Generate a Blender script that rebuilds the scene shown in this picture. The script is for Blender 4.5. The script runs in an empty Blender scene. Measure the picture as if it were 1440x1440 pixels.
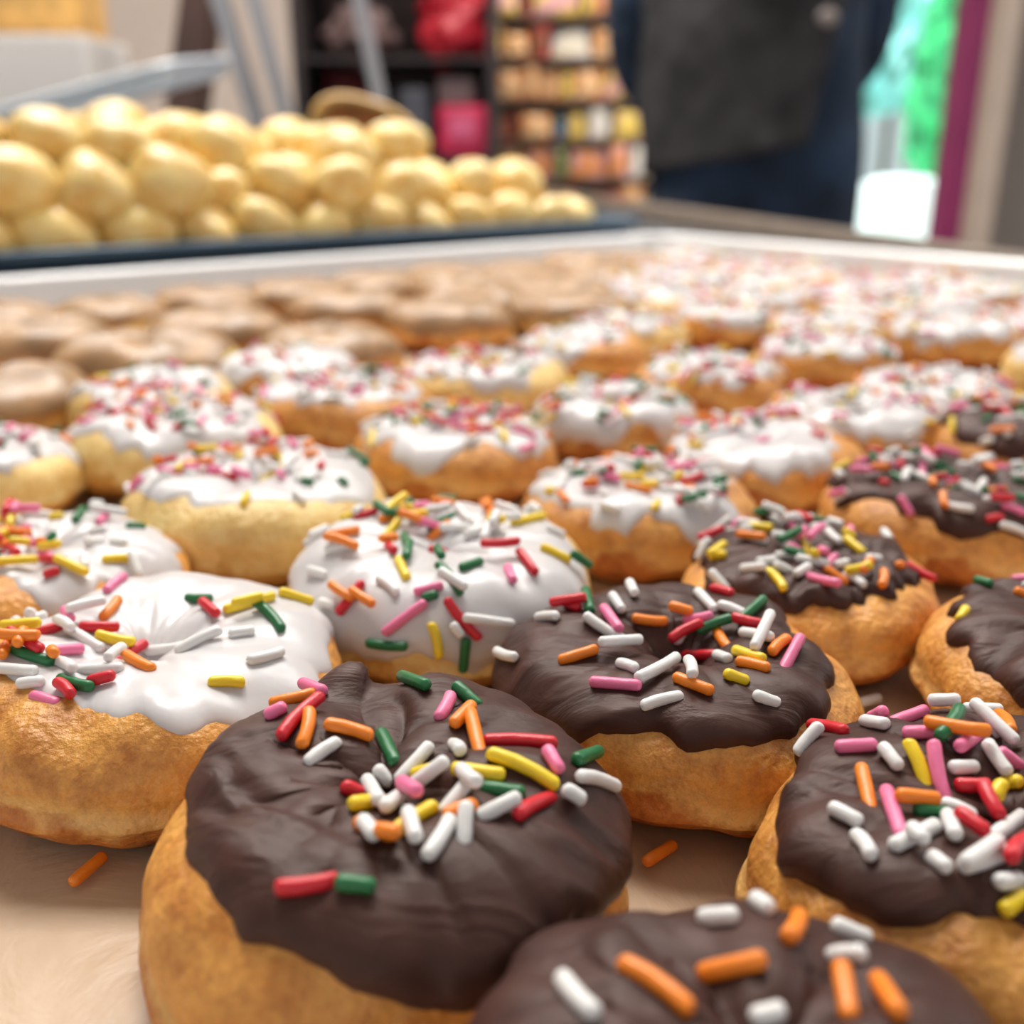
import bpy, math, random, bmesh
from mathutils import Vector, Matrix, noise
from mathutils.bvhtree import BVHTree
random.seed(7)
S=bpy.context.scene
COL=S.collection
S.view_settings.view_transform='Standard'
# ------------------------------------------------------------ camera
F=1440.0; PITCH=math.atan(505/1440); CT,ST=math.cos(PITCH),math.sin(PITCH)
TF=0.900            # tray floor height
CAMZ=TF+0.0855
cam=Vector((0,0,CAMZ))
cd=bpy.data.cameras.new('camera'); co=bpy.data.objects.new('camera',cd); COL.objects.link(co)
co.location=cam; co.rotation_euler=(math.pi/2-PITCH,0,0)
cd.lens=36; cd.sensor_width=36; cd.clip_start=0.005; cd.clip_end=50
cd.dof.use_dof=True; cd.dof.focus_distance=0.126; cd.dof.aperture_fstop=14.5
S.camera=co
def ray(px,py):
    u=(px-720)/F; v=(py-720)/F
    return Vector((u,CT-v*ST,-ST-v*CT))
def onplane(px,py,h):
    d=ray(px,py); k=-h/d.z
    return cam+d*k
def atY(px,py,Y):
    d=ray(px,py); return cam+d*(Y/d.y)
# ------------------------------------------------------------ materials
def newmat(name):
    m=bpy.data.materials.new(name); m.use_nodes=True
    nt=m.node_tree; b=nt.nodes['Principled BSDF']
    return m,nt,b
def simple(name,col,rough=.5,metal=0,bump=0,bscale=200,coat=0,sss=0,var=0,emit=0):
    m,nt,b=newmat(name)
    b.inputs['Base Color'].default_value=(*col,1); b.inputs['Roughness'].default_value=rough
    b.inputs['Metallic'].default_value=metal; b.inputs['Coat Weight'].default_value=coat
    b.inputs['Coat Roughness'].default_value=.15
    if sss:
        b.inputs['Subsurface Weight'].default_value=sss; b.inputs['Subsurface Scale'].default_value=.002
        b.inputs['Subsurface Radius'].default_value=(1,.8,.7)
    tc=nt.nodes.new('ShaderNodeTexCoord')
    if emit:
        b.inputs['Emission Color'].default_value=(*col,1); b.inputs['Emission Strength'].default_value=emit
    if bump or var:
        n=nt.nodes.new('ShaderNodeTexNoise'); n.inputs['Scale'].default_value=bscale; n.inputs['Detail'].default_value=4
        nt.links.new(tc.outputs['Object'],n.inputs['Vector'])
        if bump:
            bp=nt.nodes.new('ShaderNodeBump'); bp.inputs['Strength'].default_value=bump; bp.inputs['Distance'].default_value=.001
            nt.links.new(n.outputs['Fac'],bp.inputs['Height']); nt.links.new(bp.outputs['Normal'],b.inputs['Normal'])
        if var:
            r=nt.nodes.new('ShaderNodeValToRGB')
            r.color_ramp.elements[0].position=.3; r.color_ramp.elements[1].position=.7
            r.color_ramp.elements[0].color=(*[c*(1-var) for c in col],1); r.color_ramp.elements[1].color=(*[min(1,c*(1+var)) for c in col],1)
            nt.links.new(n.outputs['Fac'],r.inputs['Fac']); nt.links.new(r.outputs['Color'],b.inputs['Base Color'])
            if emit: nt.links.new(r.outputs['Color'],b.inputs['Emission Color'])
    return m
def dough_mat(name,bottom,mid,top,dark,spot):
    m,nt,b=newmat(name); L=nt.links
    tc=nt.nodes.new('ShaderNodeTexCoord'); sep=nt.nodes.new('ShaderNodeSeparateXYZ'); L.new(tc.outputs['Object'],sep.inputs[0])
    n1=nt.nodes.new('ShaderNodeTexNoise'); n1.inputs['Scale'].default_value=75; n1.inputs['Detail'].default_value=5; L.new(tc.outputs['Object'],n1.inputs['Vector'])
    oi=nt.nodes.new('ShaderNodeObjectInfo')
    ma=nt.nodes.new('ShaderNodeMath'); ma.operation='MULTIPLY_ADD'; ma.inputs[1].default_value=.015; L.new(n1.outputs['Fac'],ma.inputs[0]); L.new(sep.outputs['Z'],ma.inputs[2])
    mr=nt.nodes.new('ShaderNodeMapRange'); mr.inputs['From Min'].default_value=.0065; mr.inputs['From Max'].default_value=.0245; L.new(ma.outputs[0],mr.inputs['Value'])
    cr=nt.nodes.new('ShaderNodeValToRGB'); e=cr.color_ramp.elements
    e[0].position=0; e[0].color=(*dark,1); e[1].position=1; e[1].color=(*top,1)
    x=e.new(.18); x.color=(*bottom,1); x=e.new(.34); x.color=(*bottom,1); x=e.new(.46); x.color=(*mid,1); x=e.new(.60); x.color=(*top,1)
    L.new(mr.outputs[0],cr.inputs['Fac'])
    n2=nt.nodes.new('ShaderNodeTexNoise'); n2.inputs['Scale'].default_value=150; n2.inputs['Detail'].default_value=8; n2.inputs['Roughness'].default_value=.75
    L.new(tc.outputs['Object'],n2.inputs['Vector'])
    r2=nt.nodes.new('ShaderNodeValToRGB'); r2.color_ramp.elements[0].position=.36; r2.color_ramp.elements[0].color=(*spot,1); r2.color_ramp.elements[1].position=.58; r2.color_ramp.elements[1].color=(1.0,1.0,1.0,1)
    L.new(n2.outputs['Fac'],r2.inputs['Fac'])
    mx=nt.nodes.new('ShaderNodeMix'); mx.data_type='RGBA'; mx.blend_type='MULTIPLY'; mx.inputs[0].default_value=.85
    L.new(cr.outputs['Color'],mx.inputs[6]); L.new(r2.outputs['Color'],mx.inputs[7])
    hs=nt.nodes.new('ShaderNodeHueSaturation'); L.new(mx.outputs[2],hs.inputs['Color'])
    mv=nt.nodes.new('ShaderNodeMapRange'); mv.inputs['To Min'].default_value=.9; mv.inputs['To Max'].default_value=1.15; L.new(oi.outputs['Random'],mv.inputs['Value']); L.new(mv.outputs[0],hs.inputs['Value'])
    L.new(hs.outputs[0],b.inputs['Base Color'])
    b.inputs['Roughness'].default_value=.42
    b.inputs['Subsurface Weight'].default_value=.1; b.inputs['Subsurface Scale'].default_value=.002
    bp=nt.nodes.new('ShaderNodeBump'); bp.inputs['Strength'].default_value=.8; bp.inputs['Distance'].default_value=.0008
    n3=nt.nodes.new('ShaderNodeTexNoise'); n3.inputs['Scale'].default_value=700; n3.inputs['Detail'].default_value=6; L.new(tc.outputs['Object'],n3.inputs['Vector'])
    L.new(n3.outputs['Fac'],bp.inputs['Height']); L.new(bp.outputs['Normal'],b.inputs['Normal'])
    return m
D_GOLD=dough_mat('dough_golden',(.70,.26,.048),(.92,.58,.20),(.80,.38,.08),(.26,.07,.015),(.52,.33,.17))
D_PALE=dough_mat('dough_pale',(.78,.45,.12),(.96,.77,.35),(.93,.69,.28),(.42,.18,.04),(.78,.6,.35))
def choc_mat():
    m,nt,b=newmat('chocolate_frosting'); L=nt.links
    tc=nt.nodes.new('ShaderNodeTexCoord')
    mp=nt.nodes.new('ShaderNodeMapping'); mp.inputs['Scale'].default_value=(60,180,110); mp.inputs['Rotation'].default_value=(0,0,1.2); L.new(tc.outputs['Object'],mp.inputs[0])
    n=nt.nodes.new('ShaderNodeTexNoise'); n.inputs['Scale'].default_value=1; n.inputs['Detail'].default_value=7; n.inputs['Distortion'].default_value=.8; L.new(mp.outputs[0],n.inputs['Vector'])
    r=nt.nodes.new('ShaderNodeValToRGB'); r.color_ramp.elements[0].position=.3; r.color_ramp.elements[0].color=(.038,.015,.012,1); r.color_ramp.elements[1].position=.75; r.color_ramp.elements[1].color=(.078,.032,.024,1)
    L.new(n.outputs['Fac'],r.inputs[0]); L.new(r.outputs[0],b.inputs['Base Color'])
    b.inputs['Roughness'].default_value=.48; b.inputs['Specular IOR Level'].default_value=.3; b.inputs['Specular Tint'].default_value=(1,.88,.83,1)
    bp=nt.nodes.new('ShaderNodeBump'); bp.inputs['Strength'].default_value=.65; bp.inputs['Distance'].default_value=.0012
    L.new(n.outputs['Fac'],bp.inputs['Height']); L.new(bp.outputs['Normal'],b.inputs['Normal'])
    return m
M_CHOC=choc_mat()
M_WHITE=simple('white_icing',(.70,.68,.685),.32,0,.3,110,coat=.08,sss=.3)
M_WHITE.node_tree.nodes['Principled BSDF'].inputs['Alpha'].default_value=.88
M_CARAMEL=simple('caramel_glaze',(.37,.21,.095),.42,0,.25,80,coat=.05,var=.35)
SC={'W':(.79,.78,.76),'R':(.62,.012,.025),'P':(.84,.19,.36),'O':(.90,.24,.015),'Y':(.88,.62,.02),'G':(.012,.15,.045)}
M_SP={k:simple('sprinkle_'+n,SC[k],.38,0,.12,900,sss=.08) for k,n in zip('WRPOYG',['white','red','pink','orange','yellow','green'])}
SPL={'W':'white','R':'red','P':'pink','O':'orange','Y':'yellow','G':'green'}
def puffmat():
    m,nt,b=newmat('puff_crust'); L=nt.links
    tc=nt.nodes.new('ShaderNodeTexCoord'); n=nt.nodes.new('ShaderNodeTexNoise'); n.inputs['Scale'].default_value=1.6; n.inputs['Detail'].default_value=4; L.new(tc.outputs['Object'],n.inputs['Vector'])
    r=nt.nodes.new('ShaderNodeValToRGB'); r.color_ramp.elements[0].position=.34; r.color_ramp.elements[0].color=(.82,.50,.12,1); r.color_ramp.elements[1].position=.58; r.color_ramp.elements[1].color=(.94,.73,.29,1)
    L.new(n.outputs['Fac'],r.inputs[0])
    oi=nt.nodes.new('ShaderNodeObjectInfo'); hs=nt.nodes.new('ShaderNodeHueSaturation'); mv=nt.nodes.new('ShaderNodeMapRange'); mv.inputs['To Min'].default_value=.84; mv.inputs['To Max'].default_value=1.04
    L.new(oi.outputs['Random'],mv.inputs['Value']); L.new(mv.outputs[0],hs.inputs['Value']); L.new(r.outputs[0],hs.inputs['Color']); L.new(hs.outputs[0],b.inputs['Base Color'])
    b.inputs['Roughness'].default_value=.40; b.inputs['Coat Weight'].default_value=.2
    b.inputs['Subsurface Weight'].default_value=.2; b.inputs['Subsurface Scale'].default_value=.006
    return m
M_PUFF=puffmat()
# ------------------------------------------------------------ helpers
def mesh(name,vs,fs,mats,smooth=True,mi=None):
    me=bpy.data.meshes.new(name); me.from_pydata([tuple(v) for v in vs],[],fs); me.update()
    for m in (mats if isinstance(mats,(list,tuple)) else [mats]): me.materials.append(m)
    if smooth: me.polygons.foreach_set('use_smooth',[True]*len(me.polygons))
    if mi: me.polygons.foreach_set('material_index',mi)
    return me
def obj(name,data,loc=(0,0,0),rot=(0,0,0),parent=None,**kw):
    o=bpy.data.objects.new(name,data); COL.objects.link(o); o.location=loc; o.rotation_euler=rot
    if parent: o.parent=parent
    for k,v in kw.items(): o[k]=v
    return o
def boxdata(name,sx,sy,sz,mat,bev=.0):
    bm=bmesh.new(); bmesh.ops.create_cube(bm,size=1)
    for v in bm.verts: v.co=Vector((v.co.x*sx,v.co.y*sy,v.co.z*sz))
    if bev: bmesh.ops.bevel(bm,geom=bm.edges[:],offset=bev,segments=2,affect='EDGES',profile=.6)
    me=bpy.data.meshes.new(name); bm.to_mesh(me); bm.free(); me.materials.append(mat); return me
def box(name,c,s,mat,bev=0,rot=(0,0,0),parent=None,**kw):
    return obj(name,boxdata(name,*s,mat,bev),c,rot,parent,**kw)
# ------------------------------------------------------------ donut geometry
CDN=.0080
class Donut: pass
def surf(D,phi,al):
    r=D.r; a=r*D.tube; R=r-a; k=r/.0265
    cu=.0110*k*D.fat; cdn=CDN*k
    ca,sa=math.cos(al),math.sin(al)
    nz=noise.noise(Vector((math.cos(phi)*1.2,math.sin(phi)*1.2,D.seed*3.1)))
    nz2=noise.noise(Vector((math.cos(phi)*2.2+7,math.sin(phi)*2.2,D.seed*3.1+al*.7)))
    nz3=noise.noise(Vector((math.cos(phi)*5,math.sin(phi)*5,D.seed*2+al*1.6)))
    x=R+a*(abs(ca)**.92)*(1 if ca>0 else -1)
    x*=1+.10*nz+.04*nz2+.016*nz3
    sz=abs(sa)**.95
    if sa>0 and ca<0: sz=D.shal+(1-D.shal)*sz
    z=(cu if sa>0 else cdn)*sz*(1 if sa>0 else -1)
    z*=1+.17*nz2+.05*nz3
    z=max(z,-cdn*.9)
    dal=(math.degrees(al)+12)
    x+=.0007*math.exp(-(dal/6)**2)
    x-=.0005*math.exp(-((dal-13)/7)**2)
    return Vector((x*math.cos(phi),x*math.sin(phi),z+cdn*.9))
def nrm(D,phi,al):
    e=.01
    du=surf(D,phi+e,al)-surf(D,phi-e,al); dv=surf(D,phi,al+e)-surf(D,phi,al-e)
    n=du.cross(dv)
    if n.length<1e-12: return Vector((0,0,1))
    return n.normalized()
def dough_mesh(D,np_,na,mat):
    vs=[];fs=[]
    for i in range(np_):
        phi=2*math.pi*i/np_
        for j in range(na): vs.append(surf(D,phi,2*math.pi*j/na-math.pi))
    for i in range(np_):
        for j in range(na):
            fs.append((i*na+j,((i+1)%np_)*na+j,((i+1)%np_)*na+(j+1)%na,i*na+(j+1)%na))
    return mesh('dough',vs,fs,mat)
def frost_mesh(D,np_,na,mat):
    vs=[];fs=[]
    for i in range(np_):
        phi=2*math.pi*i/np_
        c,s=math.cos(phi),math.sin(phi)
        w=noise.noise(Vector((c*1.6,s*1.6,D.seed*5.3)))*1.0+.55*noise.noise(Vector((c*4,s*4,D.seed*5.3+9)))+.3*noise.noise(Vector((c*9,s*9,D.seed)))
        ao=D.base-D.bias*math.cos(phi-math.radians(D.bdir))+D.amp*w
        for (pa,pd,pw) in D.drips:
            dd=(math.degrees(phi)-pa+180)%360-180
            ao-=pd*math.exp(-(dd/pw)**2)
        ao=math.radians(max(-24,min(80,ao))); ai=math.radians(188 if D.shal<.05 else 179)
        for j in range(na):
            t=j/(na-1); q=t**1.6
            al=ao+(ai-ao)*q
            p=surf(D,phi,al); n=nrm(D,phi,min(al,math.radians(150)) if D.shal>=.05 else al)
            dist=q*(ai-ao)/math.radians(20)
            lip=math.sqrt(max(0,1-(1-min(1,dist))**2))
            lo=noise.noise(p*70+Vector((0,0,D.seed)))
            h=D.H*(1+.35*lo)
            if D.ridge:
                ang=D.seed*1.7
                xx=p.x*math.cos(ang)+p.y*math.sin(ang); yy=-p.x*math.sin(ang)+p.y*math.cos(ang)
                rd=noise.noise(Vector((xx*50+.8*lo,yy*150+2*lo,D.seed)))
                h+=D.ridge*(1-math.sqrt(rd*rd+.006)*3.2)*.8
            for (pa,pal,ph,pw) in D.peaks:
                q2=surf(D,math.radians(pa),math.radians(pal))
                h+=ph*math.exp(-((p-q2).length/pw)**2)
            o=p+n*(-.0005+(h+.0005)*lip)
            if D.shal>=.05 and al>math.radians(150):
                f=(al-math.radians(150))/math.radians(29); o.x*=1-f; o.y*=1-f
                o.z=o.z*(1-f*f)+((CDN*.9*D.r/.0265)+(.0110*D.r/.0265*D.fat)*(D.shal*.9)+D.H)*f*f
            vs.append(o)
    for i in range(np_):
        for j in range(na-1):
            fs.append((i*na+j,((i+1)%np_)*na+j,((i+1)%np_)*na+j+1,i*na+j+1))
    return mesh('frosting',vs,fs,mat),vs,fs
# sprinkles
RS=.00078
LENS=[.0028,.0038,.0048,.0058,.0070,.0084]
def capsule(L,seg,cap,bend):
    prof=[]
    half=L/2-RS*.75
    for k in range(cap+1):
        a=math.pi/2*k/cap; prof.append((-half-RS*.75*math.cos(a),RS*math.sin(a)))
    prof+= [(-half*.33,RS*1.03),(half*.33,RS*.98)]
    for k in range(cap,-1,-1):
        a=math.pi/2*k/cap; prof.append((half+RS*.75*math.cos(a),RS*math.sin(a)))
    vs=[];fs=[]
    def bd(x): return bend*(x*x/(L*L))*L*1.0
    vs.append(Vector((prof[0][0],bd(prof[0][0]),0)))
    for x,r in prof[1:-1]:
        for s in range(seg):
            a=2*math.pi*s/seg; vs.append(Vector((x,r*math.cos(a)+bd(x),r*math.sin(a))))
    vs.append(Vector((prof[-1][0],bd(prof[-1][0]),0)))
    n=len(prof)-2
    for s in range(seg): fs.append((0,1+(s+1)%seg,1+s))
    for k in range(n-1):
        for s in range(seg):
            b=1+k*seg; fs.append((b+s,b+(s+1)%seg,b+seg+(s+1)%seg,b+seg+s))
    b=1+(n-1)*seg
    for s in range(seg): fs.append((b+s,b+(s+1)%seg,len(vs)-1))
    return vs,fs
CAPS={}
def capmesh(li,bi,col):
    k=(li,bi,col)
    if k not in CAPS:
        vs,fs=capsule(LENS[li],12,3,[0,.14,-.24][bi]); CAPS[k]=mesh('sprinkle',vs,fs,M_SP[col])
    return CAPS[k]
LOW={}
def lowcap(li):
    if li not in LOW: LOW[li]=capsule(LENS[li],6,2,0)
    return LOW[li]
def wcol():
    return random.choices('WRPOYG',[.38,.12,.14,.13,.12,.11])[0]
def place(recs,p,n,d,li,col):
    d=(d-n*d.dot(n))
    if d.length<1e-6: d=Vector((1,0,0)).cross(n)
    d.normalize()
    c=p+n*RS*.6
    for it in range(3):
        lift=0
        for (c2,d2,l2) in recs['seg']:
            if (c-c2).length>.009: continue
            m=1
            for s in (-.4,0,.4):
                q=c+d*LENS[li]*s
                tt=max(-l2/2,min(l2/2,(q-c2).dot(d2))); m=min(m,(q-(c2+d2*tt)).length)
            if m<.0012: lift=max(lift,.0013-m)
        if lift==0: break
        c=c+Vector((0,0,1))*lift*.7+n*lift*.3
    recs['seg'].append((c,d,LENS[li])); recs['out'].append((c,d,n,li,col))
def matof(c,d,n):
    z=n-d*n.dot(d); z.normalize(); y=z.cross(d)
    return Matrix(((d.x,y.x,z.x,c.x),(d.y,y.y,z.y,c.y),(d.z,y.z,z.z,c.z),(0,0,0,1)))
GR={'C':'chocolate frosted mini donuts','W':'white iced mini donuts','B':'caramel glazed mini donuts'}
LB={'C':'mini donut with thick dark chocolate frosting and rainbow sprinkles','W':'golden mini donut with glossy white icing and rainbow sprinkles','B':'mini donut with smooth light brown caramel glaze, no sprinkles'}
def build(D,loc,lod,expl=None,nspr=0,clusters=None,label=None,indiv=True):
    np_,na,fa=[(128,56,46),(72,32,26),(44,22,18)][lod]
    root=obj('donut',None,loc); root.empty_display_size=.01
    root['label']=label or LB[D.t]; root['category']='donut'; root['group']=GR[D.t]
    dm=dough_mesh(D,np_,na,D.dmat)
    fmat={'C':M_CHOC,'W':M_WHITE,'B':M_CARAMEL}[D.t]
    fm,fv,ff=frost_mesh(D,np_,fa,fmat)
    obj('dough',dm,parent=root,); obj('frosting',fm,parent=root)
    bv=BVHTree.FromPolygons(fv,ff)
    recs={'seg':[],'out':[]}
    if expl:
        lc=cam-Vector(loc)
        for (x1,y1,x2,y2,c) in expl:
            h1=bv.ray_cast(lc,ray(x1,y1).normalized()); h2=bv.ray_cast(lc,ray(x2,y2).normalized()); hm=bv.ray_cast(lc,ray((x1+x2)/2,(y1+y2)/2).normalized())
            if hm[0] is None or hm[1].z<-.1: continue
            if h1[0] and h2[0] and (h1[0]-h2[0]).length<.014: dv=h2[0]-h1[0]
            else: dv=onplane(x2,y2,.06)-onplane(x1,y1,.06)
            L=dv.length+.0010
            li=min(range(6),key=lambda k:abs(LENS[k]-L))
            place(recs,hm[0],hm[1],dv,li,c)
    tries=0; cnt=0
    while cnt<nspr and tries<nspr*6:
        tries+=1
        if clusters and random.random()<.6:
            cx,cy,cs=random.choice(clusters); x=random.gauss(cx,cs)*D.r; y=random.gauss(cy,cs)*D.r
        else:
            rr=D.r*.97*math.sqrt(random.random()); a=random.random()*6.283; x,y=rr*math.cos(a),rr*math.sin(a)
        h=bv.ray_cast(Vector((x,y,.06)),Vector((0,0,-1)))
        if h[0] is None or h[1].z<.3: continue
        a=random.random()*6.283
        place(recs,h[0],h[1],Vector((math.cos(a),math.sin(a),random.uniform(-.15,.15))),random.choices(range(6),[2,4,4,3,1.2,.3])[0],wcol()); cnt+=1
    if recs['out']:
        if indiv:
            for k,(c,d,n,li,col) in enumerate(recs['out']):
                o=bpy.data.objects.new('sprinkle',capmesh(li,random.choice([0,0,1,2]),col)); COL.objects.link(o); o.parent=root
                o.matrix_local=matof(c,d,n); o['label']=SPL[col]+' sugar sprinkle'
        else:
            vs=[];fs=[];mi=[]
            for (c,d,n,li,col) in recs['out']:
                v,f=lowcap(li); M=matof(c,d,n); b=len(vs)
                vs+=[M@q for q in v]; fs+=[tuple(i+b for i in q) for q in f]; mi+=['WRPOYG'.index(col)]*len(f)
            o=obj('sprinkles',mesh('sprinkles',vs,fs,[M_SP[k] for k in 'WRPOYG'],True,mi),parent=root); o['kind']='stuff'
            o['label']='scattered multicoloured sugar sprinkles'
    return root
def mk(t,r,seed,**kw):
    D=Donut(); D.t=t; D.r=r; D.seed=seed; D.fat=.95; D.bdir=0; D.bias=0; D.drips=[]; D.peaks=[]; D.dmat=D_GOLD; D.tube=.44; D.shal=0
    if t=='C': D.base=44; D.amp=32; D.H=.0016; D.ridge=.0006
    if t=='W': D.base=38; D.amp=44; D.H=.0006; D.ridge=0
    if t=='B': D.base=4; D.amp=16; D.H=.0009; D.ridge=0; D.tube=.475; D.shal=.88; D.fat=.88
    for k,v in kw.items(): setattr(D,k,v)
    return D
E_C1=[(523,932,553,945,'W'),(560,942,607,980,'G'),(425,960,458,980,'P'),(385,990,440,985,'O'),(380,1008,400,1000,'P'),(388,1030,452,990,'R'),(440,1003,428,1050,'O'),(462,1018,520,1040,'O'),(430,1075,475,1045,'W'),(620,1010,635,985,'P'),(640,975,670,990,'G'),(640,1020,662,998,'O'),(655,1018,678,1072,'O'),(632,1035,655,1075,'W'),(688,1042,775,1050,'R'),(682,1056,792,1105,'Y'),(797,1088,850,1045,'G'),(765,1060,785,1085,'P'),(840,1065,868,1067,'P'),(808,1092,862,1105,'W'),(790,1120,815,1135,'W'),(725,1152,770,1122,'R'),(680,1110,735,1120,'G'),(640,1085,705,1092,'Y'),(535,1040,555,1072,'G'),(560,1100,605,1050,'W'),(588,1093,618,1083,'Y'),(530,1085,545,1100,'W'),(480,1110,505,1120,'R'),(495,1140,535,1128,'Y'),(515,1110,530,1135,'W'),(540,1145,560,1130,'W'),(588,1118,635,1092,'W'),(570,1128,590,1142,'P'),(625,1140,660,1112,'W'),(650,1105,672,1125,'W'),(680,1145,728,1135,'W'),(505,1160,555,1180,'O'),(555,1172,610,1140,'Y'),(512,1175,525,1195,'W'),(535,1190,565,1195,'O'),(580,1160,590,1195,'W'),(605,1205,635,1160,'W'),(645,1180,670,1145,'W'),(630,1150,665,1138,'O'),(392,1260,472,1238,'R'),(478,1245,522,1250,'G')]
E_C2=[(790,930,838,918,'O'),(832,962,900,968,'P'),(900,962,955,935,'W'),(905,995,955,980,'W'),(890,875,935,875,'O'),(825,872,870,900,'W'),(845,915,895,915,'W'),(872,935,895,945,'W'),(845,860,870,890,'P'),(822,830,830,865,'G'),(795,850,815,858,'R'),(760,870,785,870,'W'),(700,920,725,928,'W'),(862,840,875,860,'W'),(885,820,893,840,'W'),(858,815,885,800,'R'),(820,820,855,812,'O'),(910,825,925,800,'R'),(930,815,940,795,'P'),(965,803,1000,800,'R'),(980,835,1005,860,'W'),(1003,828,1030,840,'R'),(1015,855,1045,865,'W'),(1040,875,1075,845,'G'),(1030,885,1068,888,'R'),(1045,895,1083,898,'W'),(985,895,1028,880,'G'),(968,882,1000,882,'P'),(945,865,968,872,'O'),(945,915,980,895,'R'),(955,925,1005,922,'R'),(1010,895,1022,910,'O'),(1040,935,1078,942,'O'),(1035,920,1070,930,'Y'),(1083,920,1105,900,'O'),(1100,942,1122,908,'P'),(1062,915,1085,890,'W'),(1145,908,1172,910,'W'),(1062,985,1090,990,'W'),(1018,955,1048,958,'Y'),(950,955,1000,975,'O'),(970,940,975,960,'W'),(1010,925,1025,930,'W'),(950,905,960,890,'W'),(900,785,915,800,'O'),(760,850,790,845,'R'),(740,870,755,860,'R'),(780,860,820,855,'R')]
E_C7=[(1115,1045,1165,1040,'W'),(1145,1010,1190,1045,'R'),(1182,1055,1225,1052,'P'),(1215,1010,1250,1030,'W'),(1240,1000,1285,1000,'O'),(1255,1015,1305,1010,'P'),(1240,1060,1262,1085,'W'),(1275,1035,1325,1035,'P'),(1288,1055,1305,1110,'Y'),(1310,1060,1325,1120,'P'),(1345,1060,1385,1025,'P'),(1325,1050,1350,1020,'G'),(1335,1085,1370,1080,'W'),(1350,1105,1385,1110,'R'),(1375,1120,1395,1160,'R'),(1310,1000,1345,1000,'W'),(1210,1090,1228,1150,'O'),(1170,1140,1208,1158,'W'),(1245,1120,1268,1175,'P'),(1210,1180,1228,1205,'W'),(1258,1195,1315,1165,'W'),(1290,1145,1330,1150,'G'),(1325,1130,1370,1150,'W'),(1330,1155,1340,1185,'W'),(1355,1225,1420,1205,'W'),(1355,1240,1400,1200,'W'),(1320,1310,1360,1265,'W'),(1310,1210,1330,1225,'W'),(1400,1180,1440,1155,'W'),(1400,1230,1440,1190,'R'),(1410,1100,1440,1110,'Y'),(1390,1290,1435,1320,'P'),(1400,1065,1435,1080,'P'),(1395,1000,1410,990,'W'),(1410,1010,1425,1030,'O'),(1385,1050,1410,1090,'W'),(1395,1135,1400,1120,'Y'),(1400,1275,1440,1260,'Y'),(1340,1165,1380,1190,'R'),(1400,1245,1430,1240,'W'),(1190,1015,1215,1008,'Y'),(1280,1185,1295,1200,'W')]
E_C8=[(1010,1270,1055,1238,'Y'),(990,1295,1035,1295,'W'),(1060,1265,1080,1290,'W'),(1085,1300,1115,1255,'O'),(1100,1335,1130,1285,'O'),(1140,1320,1170,1265,'P'),(1175,1310,1215,1325,'W'),(1170,1345,1220,1355,'W'),(880,1355,970,1420,'O'),(990,1370,1075,1360,'O'),(790,1385,830,1430,'W'),(1060,1435,1100,1425,'W'),(1180,1370,1195,1430,'O'),(1235,1380,1265,1435,'O')]
E_W2=[(478,865,510,820,'R'),(540,892,600,848,'P'),(625,845,672,900,'R'),(620,798,650,832,'G'),(610,880,620,920,'Y'),(730,780,752,805,'R'),(712,800,720,820,'P'),(760,772,800,790,'Y'),(560,790,572,815,'Y'),(535,815,560,835,'W'),(520,765,572,740,'Y'),(565,755,575,775,'G'),(595,760,635,745,'O'),(605,745,635,725,'G'),(462,755,505,748,'O'),(460,775,500,768,'W'),(520,905,570,910,'G'),(465,722,480,735,'G'),(545,770,555,778,'R'),(560,715,590,718,'Y'),(570,680,600,690,'R'),(650,685,690,695,'R'),(655,712,690,700,'R'),(700,690,730,700,'W'),(720,735,765,730,'Y'),(760,730,790,735,'Y'),(800,745,808,770,'P'),(815,745,855,750,'W'),(795,800,830,800,'G'),(850,765,858,785,'G'),(655,900,650,940,'G'),(640,715,660,735,'W'),(636,888,645,900,'W'),(660,750,690,745,'W'),(500,730,530,722,'R'),(520,715,545,700,'W'),(590,735,600,715,'P'),(535,735,560,728,'O'),(610,705,640,712,'O'),(740,712,770,705,'Y'),(770,745,790,755,'W')]
E_W1=[(312,860,390,840,'Y'),(390,845,440,840,'Y'),(362,855,400,880,'G'),(285,850,305,865,'R'),(250,915,310,890,'W'),(215,925,260,905,'W'),(175,930,210,940,'O'),(155,930,195,925,'R'),(140,903,190,915,'Y'),(95,890,140,912,'W'),(70,918,115,915,'P'),(20,918,70,935,'G'),(0,925,25,900,'O'),(15,900,50,900,'Y'),(75,920,110,955,'W'),(85,955,125,975,'G'),(110,945,170,945,'W'),(130,965,160,960,'R'),(85,965,105,985,'R'),(55,975,80,990,'P'),(0,945,50,945,'W'),(0,990,30,970,'W'),(30,965,60,960,'W'),(360,815,415,820,'O'),(420,810,435,825,'R'),(325,895,355,890,'W')]
HM=.0738
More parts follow.
